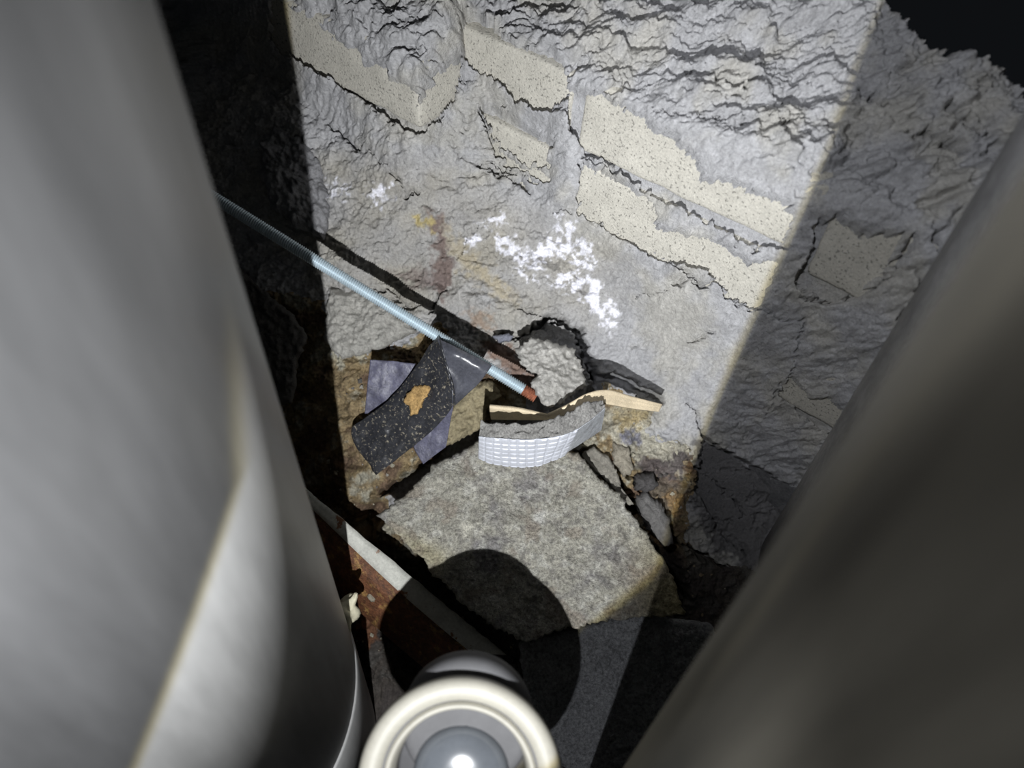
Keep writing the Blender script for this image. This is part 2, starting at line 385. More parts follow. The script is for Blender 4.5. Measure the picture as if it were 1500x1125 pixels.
# torn mortar: small overhanging scales, steep on the uphill side
wx = X + 0.012 * fbm(X * 30, Y * 30, 21, 3); wy = Y + 0.012 * fbm(X * 30, Y * 30, 31, 3)
def scales(freq, seed, ang, aniso=3.2):
    c, s = math.cos(ang), math.sin(ang)
    u = (wx * c + wy * s) * freq / aniso; v = (-wx * s + wy * c) * freq
    ph = v + 1.6 * vn(u, v * 0.6, seed) + 0.5 * vn(u * 3, v * 1.4, seed + 1)
    fr = ph - np.floor(ph)
    saw = np.where(fr < 0.82, fr / 0.82, (1 - fr) / 0.18)
    amp = sstep(-0.15, 0.55, vn(u * 1.3 + 7, v * 0.5 + 3, seed + 2))
    return saw * amp
tear = 0.0040 * scales(75, 41, -0.18) + 0.0030 * scales(150, 51, -0.45) + 0.0020 * scales(280, 61, -0.1, 2.5)
fine = 0.0022 * fbm(X * 170, Y * 170, 71, 3) + 0.0011 * vn(X * 520, Y * 520, 81)
pit = -0.004 * sstep(0.35, 0.75, fbm(X * 110, Y * 150, 91, 2))
f_ = fbm(wx * 26 + 3, wy * 52, 95, 4) * 9
plates = 0.0042 * (np.floor(f_) + sstep(0.0, 0.16, f_ - np.floor(f_))) * 0.5
f2_ = fbm(wx * 70 + 8, wy * 120, 96, 3) * 6
plates2 = 0.0020 * (np.floor(f2_) + sstep(0.0, 0.2, f2_ - np.floor(f2_)))
tear = tear * 0.72 + plates2 * 0.8 + plates * (0.35 + 0.65 * topn)
tear_w = 0.50 + 0.40 * topn
smooth_poly = [(880, 430), (1000, 430), (1130, 460), (1090, 560), (1010, 640), (900, 560)]
smo = poly_mask(PX, PY, smooth_poly, 40)
tear_w = tear_w * (1 - 0.45 * smo)
Zs = Z0 + rough_px * (1 - 0.35 * smo) + tear * tear_w + fine * (1 - 0.3 * smo) + pit * (0.4 + 0.6 * topn)
# rolls of pointing mortar
for pts, w, h in [([(826, 185), (830, 235), (824, 285)], 24, .010), ([(440, 108), (520, 165), (590, 222)], 30, .008), ([(1160, 380), (1140, 420), (1120, 455)], 18, .006),
                  ([(735, 130), (780, 165), (815, 178)], 14, .006), ([(668, 165), (690, 140), (715, 190)], 24, .008), ([(760, 290), (850, 330), (930, 380)], 20, .006),
                  ([(985, 395), (1010, 385), (1030, 410)], 16, .008), ([(600, 430), (680, 440), (760, 470)], 22, .006)]:
    d = dist_line(PX, PY, pts)
    Zs += h * np.clip(1 - (d / w) ** 2, 0, 1)
# jagged copies of the pixel coordinates for cracks and torn edges
JX = vn(PX / 9, PY / 9, 5) + 0.6 * vn(PX / 4, PY / 4, 6); JY = vn(PX / 9, PY / 9, 7) + 0.6 * vn(PX / 4, PY / 4, 8)
for pts, w, dep, jag in CRACKS:
    xs = [p[0] for p in pts]; ys = [p[1] for p in pts]
    m = (PX > min(xs) - 40) & (PX < max(xs) + 40) & (PY > min(ys) - 40) & (PY < max(ys) + 40)
    if not m.any(): continue
    d = dist_line(PX[m] + JX[m] * jag * 0.8, PY[m] + JY[m] * jag * 0.8, pts)
    ww = w * (0.75 + 0.5 * vn(PX[m] / 14, PY[m] / 14, 9))
    Zs[m] -= dep * (1 - sstep(0.45, 1.15, d / np.maximum(ww, 0.5)))
# bare faces: the mortar skin is missing, the brick shows
bare = np.zeros_like(X)
for k, poly in BARE.items():
    sd = sd_poly(PX + JX * 5, PY + JY * 5, poly)
    bare = np.maximum(bare, 1 - sstep(-1.2, 1.2, sd))
Zs = Zs * (1 - bare) + (np.minimum(Zs, Z0) - 0.012) * bare
# the hollow between soil and slab, the crack along the slab's right side, the pit beside the steel
for poly, dep, soft in [([(700, 618), (722, 640), (650, 690), (580, 745), (540, 790), (520, 770), (560, 720), (640, 665)], .035, 5),
                        ([(844, 660), (870, 668), (930, 730), (985, 800), (1010, 880), (960, 850), (890, 740)], .025, 5),
                        ([(708, 600), (760, 604), (806, 612), (860, 570), (878, 560), (880, 600), (800, 640), (712, 630)], .02, 6)]:
    Zs -= dep * poly_mask(PX + JX * 4, PY + JY * 4, poly, soft)
# the broken wall ends at its far corner
gone = poly_mask(PX + JX * 6, PY + JY * 6, [(1285, -60), (1300, 0), (1345, 40), (1390, 75), (1440, 85), (1495, 108), (1600, 150), (4000, 900), (4000, -4000), (1285, -4000)], 7)
Zs -= 0.16 * gone
# ---- colour of the matter itself
def lerp(c, col2, m):
    return c * (1 - m[..., None]) + np.array(col2) * m[..., None]
T = np.empty(X.shape + (3,)); T[:] = (0.375, 0.375, 0.385)
nz = fbm(PX / 60, PY / 60, 101, 4)
T = lerp(T, (0.40, 0.39, 0.365), sstep(-0.1, 0.5, nz))
T = lerp(T, (0.33, 0.31, 0.265), np.clip(poly_mask(PX, PY, [(470, 230), (640, 240), (760, 300), (930, 400), (880, 480), (740, 470), (620, 470), (480, 440)], 40) * (0.55 + 0.5 * nz), 0, 0.8))
def stain(poly, c, amt, soft=6, jag=8, breakup=0.0, bs=9):
    global T
    m = poly_mask(PX + JX * jag, PY + JY * jag, poly, soft) * amt
    if breakup: m = m * sstep(-breakup, breakup * 0.6, fbm(PX / bs, PY / bs, 131, 3))
    T = lerp(T, c, np.clip(m, 0, 1))
stain([(625, 310), (645, 312), (655, 350), (662, 410), (650, 440), (632, 420), (640, 370)], (0.17, 0.125, 0.11), 0.9, 8)
stain([(600, 395), (650, 400), (655, 430), (620, 425), (570, 400)], (0.19, 0.15, 0.14), 0.7, 8)
stain([(608, 322), (632, 316), (634, 332), (612, 334)], (0.42, 0.34, 0.13), 0.8, 5)
stain([(650, 330), (690, 370), (760, 440), (730, 440), (670, 390)], (0.42, 0.36, 0.24), 0.7, 12)
stain([(684, 455), (715, 458), (722, 485), (690, 480)], (0.30, 0.21, 0.15), 0.7, 8)
stain([(700, 500), (740, 500), (790, 560), (770, 575)], (0.22, 0.13, 0.09), 0.8, 8)
for poly in [[(470, 262), (512, 268), (520, 284), (490, 288)], [(540, 268), (575, 272), (578, 296), (545, 300)], [(698, 330), (735, 312), (748, 322), (720, 336)], [(684, 352), (700, 346), (700, 362), (684, 364)],
             [(724, 350), (745, 346), (770, 366), (800, 350), (812, 326), (840, 322), (842, 350), (862, 358), (872, 400), (900, 436), (912, 446), (898, 490), (886, 486), (878, 464), (850, 446), (824, 424), (800, 414), (820, 402), (840, 400), (835, 372), (808, 376), (790, 388), (782, 410), (760, 400), (756, 380), (735, 368)]]:
    stain(poly, (0.80, 0.80, 0.86), 1.0, 5, 9, 0.30, 7)
stain([(1018, 645), (1034, 642), (1180, 724), (1190, 760), (1120, 860), (1050, 805), (1008, 730)], (0.15, 0.147, 0.15), 0.95, 5)
# soil
soil_polys = [[(488, 520), (540, 516), (600, 500), (640, 470), (660, 500), (720, 540), (770, 570), (770, 612), (704, 618), (640, 670), (560, 722), (560, 760), (500, 760), (380, 640), (330, 420), (470, 440)],
              [(885, 560), (930, 590), (960, 600), (945, 640), (1005, 650), (1020, 700), (1000, 790), (1060, 830), (1100, 830), (1200, 1000), (700, 1300), (300, 1300), (300, 700), (500, 700), (560, 760), (700, 660), (845, 665), (870, 620)]]
soil = np.zeros_like(X)
for p in soil_polys: soil = np.maximum(soil, poly_mask(PX + JX * 5, PY + JY * 5, p, 3))
bk = fbm(PX / 26, PY / 26, 141, 4)
Ts = np.empty_like(T); Ts[:] = (0.25, 0.19, 0.105)
Ts = lerp(Ts, (0.15, 0.10, 0.065), sstep(-0.05, 0.35, bk)); Ts = lerp(Ts, (0.36, 0.34, 0.27), sstep(0.12, 0.42, -bk))
rightness = sstep(860, 900, PX) * sstep(620, 560, -PY)
Tr = np.empty_like(T); Tr[:] = (0.24, 0.225, 0.19)
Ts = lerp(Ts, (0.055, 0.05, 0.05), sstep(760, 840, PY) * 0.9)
def stain_s(poly, c, amt, soft=6, jag=8):
    global Ts
    Ts = lerp(Ts, c, poly_mask(PX + JX * jag, PY + JY * jag, poly, soft) * amt)
stain_s([(880, 595), (945, 595), (1010, 650), (1000, 700), (930, 660), (885, 640)], (0.42, 0.40, 0.33), 0.9, 8)
stain_s([(900, 598), (945, 600), (950, 620), (905, 630)], (0.37, 0.28, 0.12), 0.7, 10)
stain_s([(906, 632), (936, 632), (938, 650), (912, 652)], (0.20, 0.20, 0.25), 0.9, 5)
stain_s([(925, 672), (985, 678), (990, 664), (1010, 662), (1008, 682), (990, 700), (935, 695)], (0.10, 0.085, 0.085), 0.9, 4)
stain_s([(930, 690), (1010, 710), (1005, 760), (950, 745)], (0.13, 0.11, 0.09), 0.8, 6)
stain_s([(975, 720), (1005, 725), (1000, 760), (980, 755)], (0.34, 0.22, 0.10), 0.7, 6)
stain_s([(935, 760), (985, 790), (985, 810), (970, 800)], (0.32, 0.2, 0.10), 0.8, 5)
stain_s([(525, 805), (575, 860), (600, 880), (560, 900), (545, 945), (525, 930)], (0.20, 0.09, 0.045), 0.9, 5)
Zs += soil * (0.0035 * fbm(X * 130, Y * 130, 151, 3) + 0.0022 * np.abs(vn(X * 330, Y * 330, 161)))
ii, jj = np.meshgrid(np.arange(X.shape[0] - 1), np.arange(X.shape[1] - 1), indexing='ij')
ny_ = X.shape[1]
vid = ii * ny_ + jj
quads = np.stack([vid, vid + ny_, vid + ny_ + 1, vid + 1], axis=-1)
fs = soil[:-1, :-1] > 0.5
keep = gone[:-1, :-1] < 0.96
V = np.stack([X, Y, Zs], axis=-1).reshape(-1, 3)
def sub_mesh(name, faces, mat, tint):
    used = np.unique(faces); remap = np.full(len(V), -1); remap[used] = np.arange(len(used))
    return build(name, V[used], remap[faces], mat, base=(0, 0, -0.1), tint=tint.reshape(-1, 3)[used])
wall = sub_mesh('wall_back', quads[~fs & keep].reshape(-1, 4), 'mortar', T)
tag(wall, 'broken brick wall smeared with torn grey mortar', 'wall', kind='structure')
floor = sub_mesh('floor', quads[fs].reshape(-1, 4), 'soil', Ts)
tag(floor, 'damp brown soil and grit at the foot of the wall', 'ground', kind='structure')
def surf_z(x, y, r=0):
    i = int(np.clip(np.searchsorted(gx, x), 0, len(gx) - 1)); j = int(np.clip(np.searchsorted(gy, y), 0, len(gy) - 1))
    return Zs[i, j]

# ------------------------------------------------------------------ bricks (parts of the wall)
def brick(corner, length, mat='brick', seed=0, nm='brick', h=BH, dep=BD, lift=0.0):
    """a real cement brick: lower front left corner, along A, up U, into the wall B"""
    r = 0.0035
    nu, nv, nw = max(8, int(length / 0.006)), 12, 8
    def axis(n, L):
        a = np.linspace(0, 1, n); return np.r_[0, r * 0.35, r + a * (L - 2 * r), L - r * 0.35, L]
    ua, va, wa_ = axis(nu, length), axis(nv, h), axis(nw, dep)
    pts = []; fc = []; idx = {}
    def vid_(i, j, k):
        key = (i, j, k)
        if key not in idx:
            p = np.array([ua[i], va[j], wa_[k]]); c = np.clip(p, r, np.array([length, h, dep]) - r)
            d = p - c; l = np.linalg.norm(d)
            if l > 1e-9: p = c + d / l * r
            idx[key] = len(pts); pts.append(p)
        return idx[key]
    a, b, c = len(ua) - 1, len(va) - 1, len(wa_) - 1
    for i in range(a):
        for j in range(b):
            fc.append((vid_(i, j, 0), vid_(i + 1, j, 0), vid_(i + 1, j + 1, 0), vid_(i, j + 1, 0)))
            fc.append((vid_(i, j, c), vid_(i, j + 1, c), vid_(i + 1, j + 1, c), vid_(i + 1, j, c)))
    for i in range(a):
        for k in range(c):
            fc.append((vid_(i, 0, k), vid_(i, 0, k + 1), vid_(i + 1, 0, k + 1), vid_(i + 1, 0, k)))
            fc.append((vid_(i, b, k), vid_(i + 1, b, k), vid_(i + 1, b, k + 1), vid_(i, b, k + 1)))
    for j in range(b):
        for k in range(c):
            fc.append((vid_(0, j, k), vid_(0, j + 1, k), vid_(0, j + 1, k + 1), vid_(0, j, k + 1)))
            fc.append((vid_(a, j, k), vid_(a, j, k + 1), vid_(a, j + 1, k + 1), vid_(a, j + 1, k)))
    pts = np.array(pts)
    n = 0.0012 * fbm(pts[:, 0] * 60 + seed * 3.1, pts[:, 1] * 60 + pts[:, 2] * 50, 201 + seed, 3)
    pts = np.c_[pts[:, 0] + n, pts[:, 1] + n * 0.6, pts[:, 2] + n]
    Vw = np.asarray(corner) + lift * -B + pts[:, :1] * A + pts[:, 1:2] * U + pts[:, 2:] * B
    o = build(nm, Vw, fc, mat, parent=wall)
    return o
brick(B1C - A * BL, BL, seed=1)
brick(P0 - A * 0.2, BL, seed=2)
brick(P0 - A * 0.2 - U * CH, BL, seed=3, lift=0.002)
brick(P0, BL, seed=4)
brick(P0 - U * CH + A * 0.002, BL, seed=5)
brick(P0 + A * 0.196 - U * 0.012, BL, seed=6, h=0.062)
brick(P0 + A * 0.195 - U * 2 * CH, BL, seed=7, lift=0.0)
b8 = brick(P0 + A * 0.125 - U * 4 * CH, BL, seed=8, mat='brick_dark', lift=0.004)
b8['label'] = 'damp dark brick low in the wall'

# ------------------------------------------------------------------ generic rubble
def resample(pts, M):
    pts = np.array(list(pts) + [pts[0]], float)
    seg = np.linalg.norm(np.diff(pts, axis=0), axis=1); s = np.r_[0, np.cumsum(seg)]
    t = np.linspace(0, s[-1], M, endpoint=False)
    return np.c_[np.interp(t, s, pts[:, 0]), np.interp(t, s, pts[:, 1])]
def slab(name, outline, zc, slope, thick, amp=0.003, jag=0.0016, M=220, rings=42, seed=0, mat='rock', color=(0.38, 0.37, 0.35), tintf=None, rnd=0.004, parent=None, shrink=1.0, under=0.75):
    """a flat broken stone: traced outline at its own depth zc and tilt, real thickness"""
    cpx = np.mean(np.array(outline), axis=0)
    c = P(cpx[0], cpx[1], zc)
    ol = []
    for (a, b) in outline:
        z = zc
        for _ in range(3):
            p = P(a, b, z); z = zc + slope[0] * (p[0] - c[0]) + slope[1] * (p[1] - c[1])
        ol.append(P(a, b, z)[:2])
    ol = resample(ol, M)
    ctr = ol.mean(axis=0)
    d = ol - ctr; l = np.linalg.norm(d, axis=1, keepdims=True)
    ang = np.arctan2(d[:, 1], d[:, 0])
    ol_s = ol.copy()
    ol = ol + d / l * (jag * (1.2 * fbm(ol[:, 0] * 90 + seed, ol[:, 1] * 90, 301 + seed, 3) + 0.7 * vn(ol[:, 0] * 500, ol[:, 1] * 500, 311 + seed)))[:, None]
    vs = []; ts = []
    rr = 1 - (np.linspace(0, 1, rings) ** 1.0)
    rr = rr[::-1]            # 0..1
    rad = np.linalg.norm(ol - ctr, axis=1)
    for r in rr[1:]:
        p = ctr + (ol_s - ctr) * r + (ol - ol_s) * r ** 7
        e = (1 - r) * rad
        h = -rnd * (1 - np.sqrt(np.clip(1 - (1 - np.clip(e / rnd, 0, 1)) ** 2, 0, 1)))
        zz = zc + slope[0] * (p[:, 0] - c[0]) + slope[1] * (p[:, 1] - c[1]) + h
        zz = zz + amp * fbm(p[:, 0] * 35 + seed, p[:, 1] * 35, 321 + seed, 4, 0.55) + amp * 0.35 * fbm(p[:, 0] * 220, p[:, 1] * 220, 331 + seed, 2)
        vs.append(np.c_[p, zz])
    nr = len(vs)
    last = vs[-1]
    ns = 8
    for k in range(1, ns + 1):
        f = k / ns
        p = ctr + (last[:, :2] - ctr) * (1 - (1 - under) * f)
        jx = 0.0022 * fbm(ang * 9 + seed, np.full(M, f * 5.0), 341 + seed, 3)
        p = p + d / l * jx[:, None]
        vs.append(np.c_[p, last[:, 2] - thick * f])
    cen = np.array([[ctr[0], ctr[1], vs[0][:, 2].mean()], [ctr[0], ctr[1], vs[-1][:, 2].mean()]])
    V_ = np.vstack(vs + [cen]); n = len(vs)
    fc = []
    idx = np.arange(M); nx_ = (idx + 1) % M
    for k in range(n - 1):
        for i in range(M): fc.append((k * M + i, (k + 1) * M + i, (k + 1) * M + (i + 1) % M, k * M + (i + 1) % M)[::-1])
    for i in range(M):
        fc.append((n * M, i, (i + 1) % M)[::-1]); fc.append((n * M + 1, (n - 1) * M + (i + 1) % M, (n - 1) * M + i)[::-1])
    ppx = 750 + V_[:, 0] / (H - V_[:, 2]) * F; ppy = 562.5 - V_[:, 1] / (H - V_[:, 2]) * F
    tt = np.empty((len(V_), 3)); tt[:] = color
    if tintf: tt = tintf(ppx, ppy, tt)
    return build(name, V_, fc, mat, parent=parent, tint=tt)
def tmix(t, c, m): return t * (1 - m[:, None]) + np.array(c) * m[:, None]

# big concrete slab under the insulation offcut
def slab_tint(x, y, t):
    n1 = fbm(x / 55, y / 55, 401, 4); n2 = fbm(x / 18, y / 18, 411, 3)
    t = tmix(t, (0.26, 0.25, 0.245), sstep(0.0, 0.4, n1)); t = tmix(t, (0.46, 0.445, 0.39), sstep(0.15, 0.5, n2) * 0.6)
    t = tmix(t, (0.20, 0.19, 0.18), sstep(0.10, 0.45, fbm(x / 9, y / 9, 431, 3)) * 0.55)
    t = tmix(t, (0.55, 0.54, 0.49), sstep(0.18, 0.5, fbm(x / 12 + 40, y / 12, 441, 3)) * 0.7)
    t = tmix(t, (0.47, 0.42, 0.25), poly_mask(x, y, [(575, 775), (620, 790), (660, 815), (640, 840), (600, 815)], 16) * 0.6)
    t = tmix(t, (0.40, 0.34, 0.17), sstep(880, 1000, x) * sstep(740, 860, y) * 0.8)
    t = tmix(t, (0.62, 0.61, 0.57), poly_mask(x, y, [(785, 745), (800, 748), (796, 768), (780, 764)], 6))
    t = tmix(t, (0.60, 0.58, 0.50), poly_mask(x, y, [(672, 770), (690, 762), (694, 775), (680, 790)], 6) * 0.8)
    t = tmix(t, (0.30, 0.25, 0.20), sstep(0.2, 0.5, fbm(x / 30, y / 30, 421, 3)) * 0.5)
    return t
o = slab('concrete_slab', [(553, 757), (612, 708), (642, 678), (700, 645), (770, 640), (846, 662), (880, 700), (912, 730), (945, 778), (975, 822), (1006, 902), (930, 908), (850, 918), (770, 945), (690, 900), (630, 836)],
         -0.004, (0.03, -0.22), 0.05, amp=0.0035, seed=1, mat='concrete', color=(0.41, 0.395, 0.34), tintf=slab_tint, M=320, rings=70, under=0.88, jag=0.0026)
tag(o, 'large flat pale concrete slab under the curved insulation offcut', 'concrete slab')
o = slab('concrete_slab', [(760, 945), (852, 918), (900, 906), (950, 902), (1036, 914), (1080, 960), (1010, 1075), (940, 1150), (850, 1160), (770, 1040)],
         -0.006, (0.0, -0.15), 0.05, amp=0.005, seed=5, mat='concrete', color=(0.30, 0.305, 0.315), M=220, rings=44)
tag(o, 'dark grey stone slab below the pale slab, beside the plastic fitting', 'concrete slab')

GR = 'loose broken stones around the threaded rod'
def stone(outline, zc, slope, thick, label, color, seed, **kw):
    o = slab('broken_stone', outline, zc, slope, thick, seed=seed, color=color, **kw)
    tag(o, label, 'stone', GR); return o
stone([(754, 512), (775, 495), (802, 498), (841, 510), (858, 540), (861, 564), (827, 588), (806, 598), (792, 588), (775, 562), (785, 550), (766, 534)], -0.006, (-0.15, -0.3), 0.075,
      'pale grey broken mortar lump at the tip of the threaded rod', (0.42, 0.41, 0.385), 11, amp=0.009, rnd=0.006, under=0.7, jag=0.0022)
stone([(481, 421), (533, 421), (583, 455), (609, 484), (573, 503), (537, 517), (497, 525), (470, 500), (474, 450)], -0.058, (0.0, -0.2), 0.03,
      'rounded grey stone under the threaded rod, left of the black plastic strip', (0.40, 0.39, 0.36), 12, amp=0.006, rnd=0.012)
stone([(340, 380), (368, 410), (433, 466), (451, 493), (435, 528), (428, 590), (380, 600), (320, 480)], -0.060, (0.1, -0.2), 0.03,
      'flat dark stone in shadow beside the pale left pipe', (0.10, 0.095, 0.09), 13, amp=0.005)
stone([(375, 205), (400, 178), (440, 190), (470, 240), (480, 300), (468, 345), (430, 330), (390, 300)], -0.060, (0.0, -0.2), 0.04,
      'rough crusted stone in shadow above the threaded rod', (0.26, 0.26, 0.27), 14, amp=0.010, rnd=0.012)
stone([(690, 560), (722, 558), (735, 580), (712, 600), (706, 628), (668, 650), (640, 660), (650, 610), (672, 580)], -0.045, (0.0, -0.2), 0.03,
      'yellowish crumbly stone right of the black plastic strip', (0.32, 0.275, 0.175), 15, amp=0.007, rnd=0.010)
stone([(872, 656), (892, 668), (906, 690), (912, 716), (930, 740), (918, 742), (895, 712), (872, 690), (852, 668)], -0.030, (0.1, -0.2), 0.03,
      'thin grey shard in the crack along the slab right edge', (0.27, 0.255, 0.22), 16, amp=0.005, M=140, rings=22)
stone([(934, 730), (950, 722), (972, 740), (985, 765), (990, 800), (975, 806), (950, 775), (936, 752)], -0.030, (0.1, -0.2), 0.03,
      'smooth dark grey pebble by the lower right edge of the slab', (0.17, 0.165, 0.16), 17, amp=0.004, rnd=0.010, M=140, rings=24)
stone([(900, 650), (925, 655), (930, 690), (915, 700), (898, 680)], -0.035, (0.1, -0.2), 0.02,
      'small tan stone between the wood splinter and the slab crack', (0.34, 0.31, 0.25), 18, amp=0.004, rnd=0.008, M=110, rings=18)
stone([(930, 698), (960, 694), (968, 712), (950, 726), (932, 718)], -0.032, (0.1, -0.2), 0.02,
      'small black glistening stone above the dark grey pebble', (0.09, 0.085, 0.085), 19, amp=0.004, rnd=0.008, M=110, rings=18)
stone([(722, 492), (738, 488), (752, 492), (748, 500), (730, 502)], -0.050, (0, 0), 0.015,
      'little bluish grey pebble left of the dark hollow', (0.24, 0.25, 0.30), 20, amp=0.002, rnd=0.004, M=70, rings=12)

# ------------------------------------------------------------------ sweeps
def frame_for(d):
    d = d / np.linalg.norm(d); a = np.array([0, 0, 1.0]) if abs(d[2]) < 0.9 else np.array([1.0, 0, 0])
    u = np.cross(d, a); u /= np.linalg.norm(u); return d, u, np.cross(d, u)
def lathe(name, origin, axis, prof, mat, parent=None, seg=96, closed=False, base=None, tint=None):
    """prof: (distance along axis, radius)"""
    d, u, v = frame_for(np.asarray(axis, float)); th = np.linspace(0, 2 * math.pi, seg, endpoint=False)
    vs = [np.asarray(origin) + s * d + r * (np.cos(th)[:, None] * u + np.sin(th)[:, None] * v) for s, r in prof]
    n = len(vs); V_ = np.vstack(vs); i = np.arange(seg)
    fc = []
    for k in range(n - 1 if not closed else n):
        k2 = (k + 1) % n
        fc.append(np.c_[k * seg + i, k * seg + (i + 1) % seg, k2 * seg + (i + 1) % seg, k2 * seg + i])
    return build(name, V_, np.vstack(fc), mat, parent=parent, base=base, tint=tint)

# threaded rod
r0, r1 = P(288, 274, 0.004), P(779, 578, -0.008)
rd = r1 - r0; rl = np.linalg.norm(rd); rd, ru, rv = frame_for(rd)
rod = empty('threaded_rod', r1); tag(rod, 'thin zinc threaded steel rod slanting across the rubble', 'threaded rod')
pitch = 0.00190; per = 6; seg = 20
def thread(s0, s1, mat, nm):
    n = int((s1 - s0) / pitch * per)
    th = np.arange(seg) / seg * 2 * math.pi
    s = s0 + (s1 - s0) * np.arange(n + 1) / n
    ph = (s[:, None] / pitch - th[None] / (2 * math.pi)) % 1.0
    rr = 0.0051 - 0.00125 * np.abs(ph * 2 - 1)
    V_ = r0 + s[:, None, None] * rd + rr[..., None] * (np.cos(th)[None, :, None] * ru + np.sin(th)[None, :, None] * rv)
    i = np.arange(seg); fc = [np.c_[k * seg + i, k * seg + (i + 1) % seg, (k + 1) * seg + (i + 1) % seg, (k + 1) * seg + i] for k in range(n)]
    Vv = np.vstack([V_.reshape(-1, 3), [r0 + s0 * rd], [r0 + s1 * rd]])
    f = [tuple(q) for q in np.vstack(fc)]
    f += [((n + 1) * seg, (k + 1) % seg, k) for k in range(seg)] + [((n + 1) * seg + 1, n * seg + k, n * seg + (k + 1) % seg) for k in range(seg)]
    return build(nm, Vv, f, mat, parent=rod)
thread(0, rl - 0.008, 'zinc', 'rod_shaft')
thread(rl - 0.008, rl + 0.004, 'rod_rust', 'rusty_tip')['label'] = 'rusty red end of the rod'

# ------------------------------------------------------------------ thin sheets
def sheet(name, rows, mat, parent=None, thick=0.0008, n=40, mrows=24, amp=0.0006, seed=0, sub=True):
    """rows: list of polylines (S points), lofted; real thickness"""
    R_ = []
    for r in rows:
        r = np.array(r); s = np.r_[0, np.cumsum(np.linalg.norm(np.diff(r, axis=0), axis=1))]; t = np.linspace(0, s[-1], n)
        R_.append(np.c_[[np.interp(t, s, r[:, k]) for k in range(3)]].T)
    R_ = np.array(R_)
    # smooth across rows (Catmull-Rom)
    m = len(R_); tt = np.linspace(0, m - 1, mrows); G = []
    for t in tt:
        i = min(int(t), m - 2); f = t - i
        p0, p1, p2, p3 = R_[max(i - 1, 0)], R_[i], R_[i + 1], R_[min(i + 2, m - 1)]
        G.append(0.5 * ((2 * p1) + (-p0 + p2) * f + (2 * p0 - 5 * p1 + 4 * p2 - p3) * f ** 2 + (-p0 + 3 * p1 - 3 * p2 + p3) * f ** 3))
    G = np.array(G)
    G[..., 2] += amp * fbm(G[..., 0] * 90 + seed, G[..., 1] * 90, 501 + seed, 3)
    du = np.gradient(G, axis=1); dv = np.gradient(G, axis=0); nn = np.cross(du, dv); nn /= np.linalg.norm(nn, axis=2, keepdims=True) + 1e-12
    if nn[..., 2].mean() < 0: nn = -nn
    top = G; bot = G - nn * thick
    V_ = np.vstack([top.reshape(-1, 3), bot.reshape(-1, 3)]); k = mrows * n; fc = []
    for a in range(mrows - 1):
        for b in range(n - 1):
            q = (a * n + b, a * n + b + 1, (a + 1) * n + b + 1, (a + 1) * n + b)
            fc.append(q); fc.append(tuple(k + x for x in reversed(q)))
    border = [(0, b) for b in range(n)] + [(a, n - 1) for a in range(1, mrows)] + [(mrows - 1, b) for b in range(n - 2, -1, -1)] + [(a, 0) for a in range(mrows - 2, 0, -1)]
    for (a, b), (c_, d_) in zip(border, border[1:] + border[:1]):
        fc.append((a * n + b, k + a * n + b, k + c_ * n + d_, c_ * n + d_))
    return build(name, V_, fc, mat, parent=parent)

tape = empty('plastic_strip', P(560, 670, -0.05)); tag(tape, 'torn black plastic strip folded over the threaded rod', 'plastic strip')
# flap over the rod, right of the fold
sheet('fold_flap', [[P(640, 495, 0.004), P(664, 506, 0.0085), P(690, 519, 0.0085), P(721, 535, 0.004)], [P(646, 512, 0.010), P(668, 522, 0.0115), P(688, 531, 0.011), P(712, 548, 0.006)],
                    [P(654, 540, 0.004), P(670, 548, 0.002), P(686, 556, 0.000), P(700, 563, -0.002)], [P(662, 566, 0.002), P(668, 572, -0.004), P(676, 578, -0.008), P(684, 578, -0.010)],
                    [P(664, 592, -0.004), P(665, 593, -0.008), P(666, 594, -0.012), P(667, 594, -0.014)]], 'tape_sheen', tape, amp=0.0018, seed=1)
# dirty face running down left
sheet('dirty_face', [[P(643, 492, 0.002), P(628, 507, -0.004)], [P(648, 512, 0.009), P(634, 512, 0.000), P(612, 533, -0.014)], [P(656, 540, 0.004), P(626, 545, -0.010), P(592, 560, -0.024)],
                     [P(664, 568, 0.002), P(616, 575, -0.014), P(567, 588, -0.030)], [P(664, 593, -0.006), P(600, 600, -0.020), P(535, 612, -0.036)], [P(638, 626, -0.018), P(585, 625, -0.026), P(515, 628, -0.040)],
                     [P(600, 658, -0.030), P(560, 652, -0.034), P(522, 655, -0.042)], [P(551, 696, -0.038), P(546, 690, -0.040), P(543, 682, -0.043)]], 'tape', tape, amp=0.0022, seed=2, n=60, mrows=60)
o = sheet('under_layer', [[P(542, 527, -0.030), P(575, 529, -0.028), P(609, 533, -0.026)], [P(538, 566, -0.034), P(570, 570, -0.034), P(600, 572, -0.032)], [P(534, 606, -0.042), P(550, 606, -0.042), P(580, 596, -0.040)]], 'tape_blue', tape, amp=0.0016, seed=3)
o['label'] = 'blue grey layer behind the black strip'
o = sheet('under_layer', [[P(666, 585, -0.016), P(640, 615, -0.030), P(612, 640, -0.038)], [P(659, 622, -0.028), P(630, 645, -0.036), P(606, 655, -0.040)], [P(653, 655, -0.034), P(638, 666, -0.038), P(620, 680, -0.042)]], 'tape_blue', tape, amp=0.0010, seed=4)
def lump(name, outline, zc, slope, thick, mat, seed, **kw):
    return slab(name, outline, zc, slope, thick, seed=seed, mat=mat, **kw)
o = lump('mud_clump', [(594, 578), (604, 568), (622, 562), (631, 568), (628, 580), (618, 590), (612, 602), (602, 606), (598, 594), (592, 588)], -0.0105, (0.45, -0.15), 0.006, 'mud', 31, amp=0.0025, rnd=0.003, M=110, rings=20, jag=0.002)
tag(o, 'ochre mud clump stuck on the black plastic strip', 'mud')

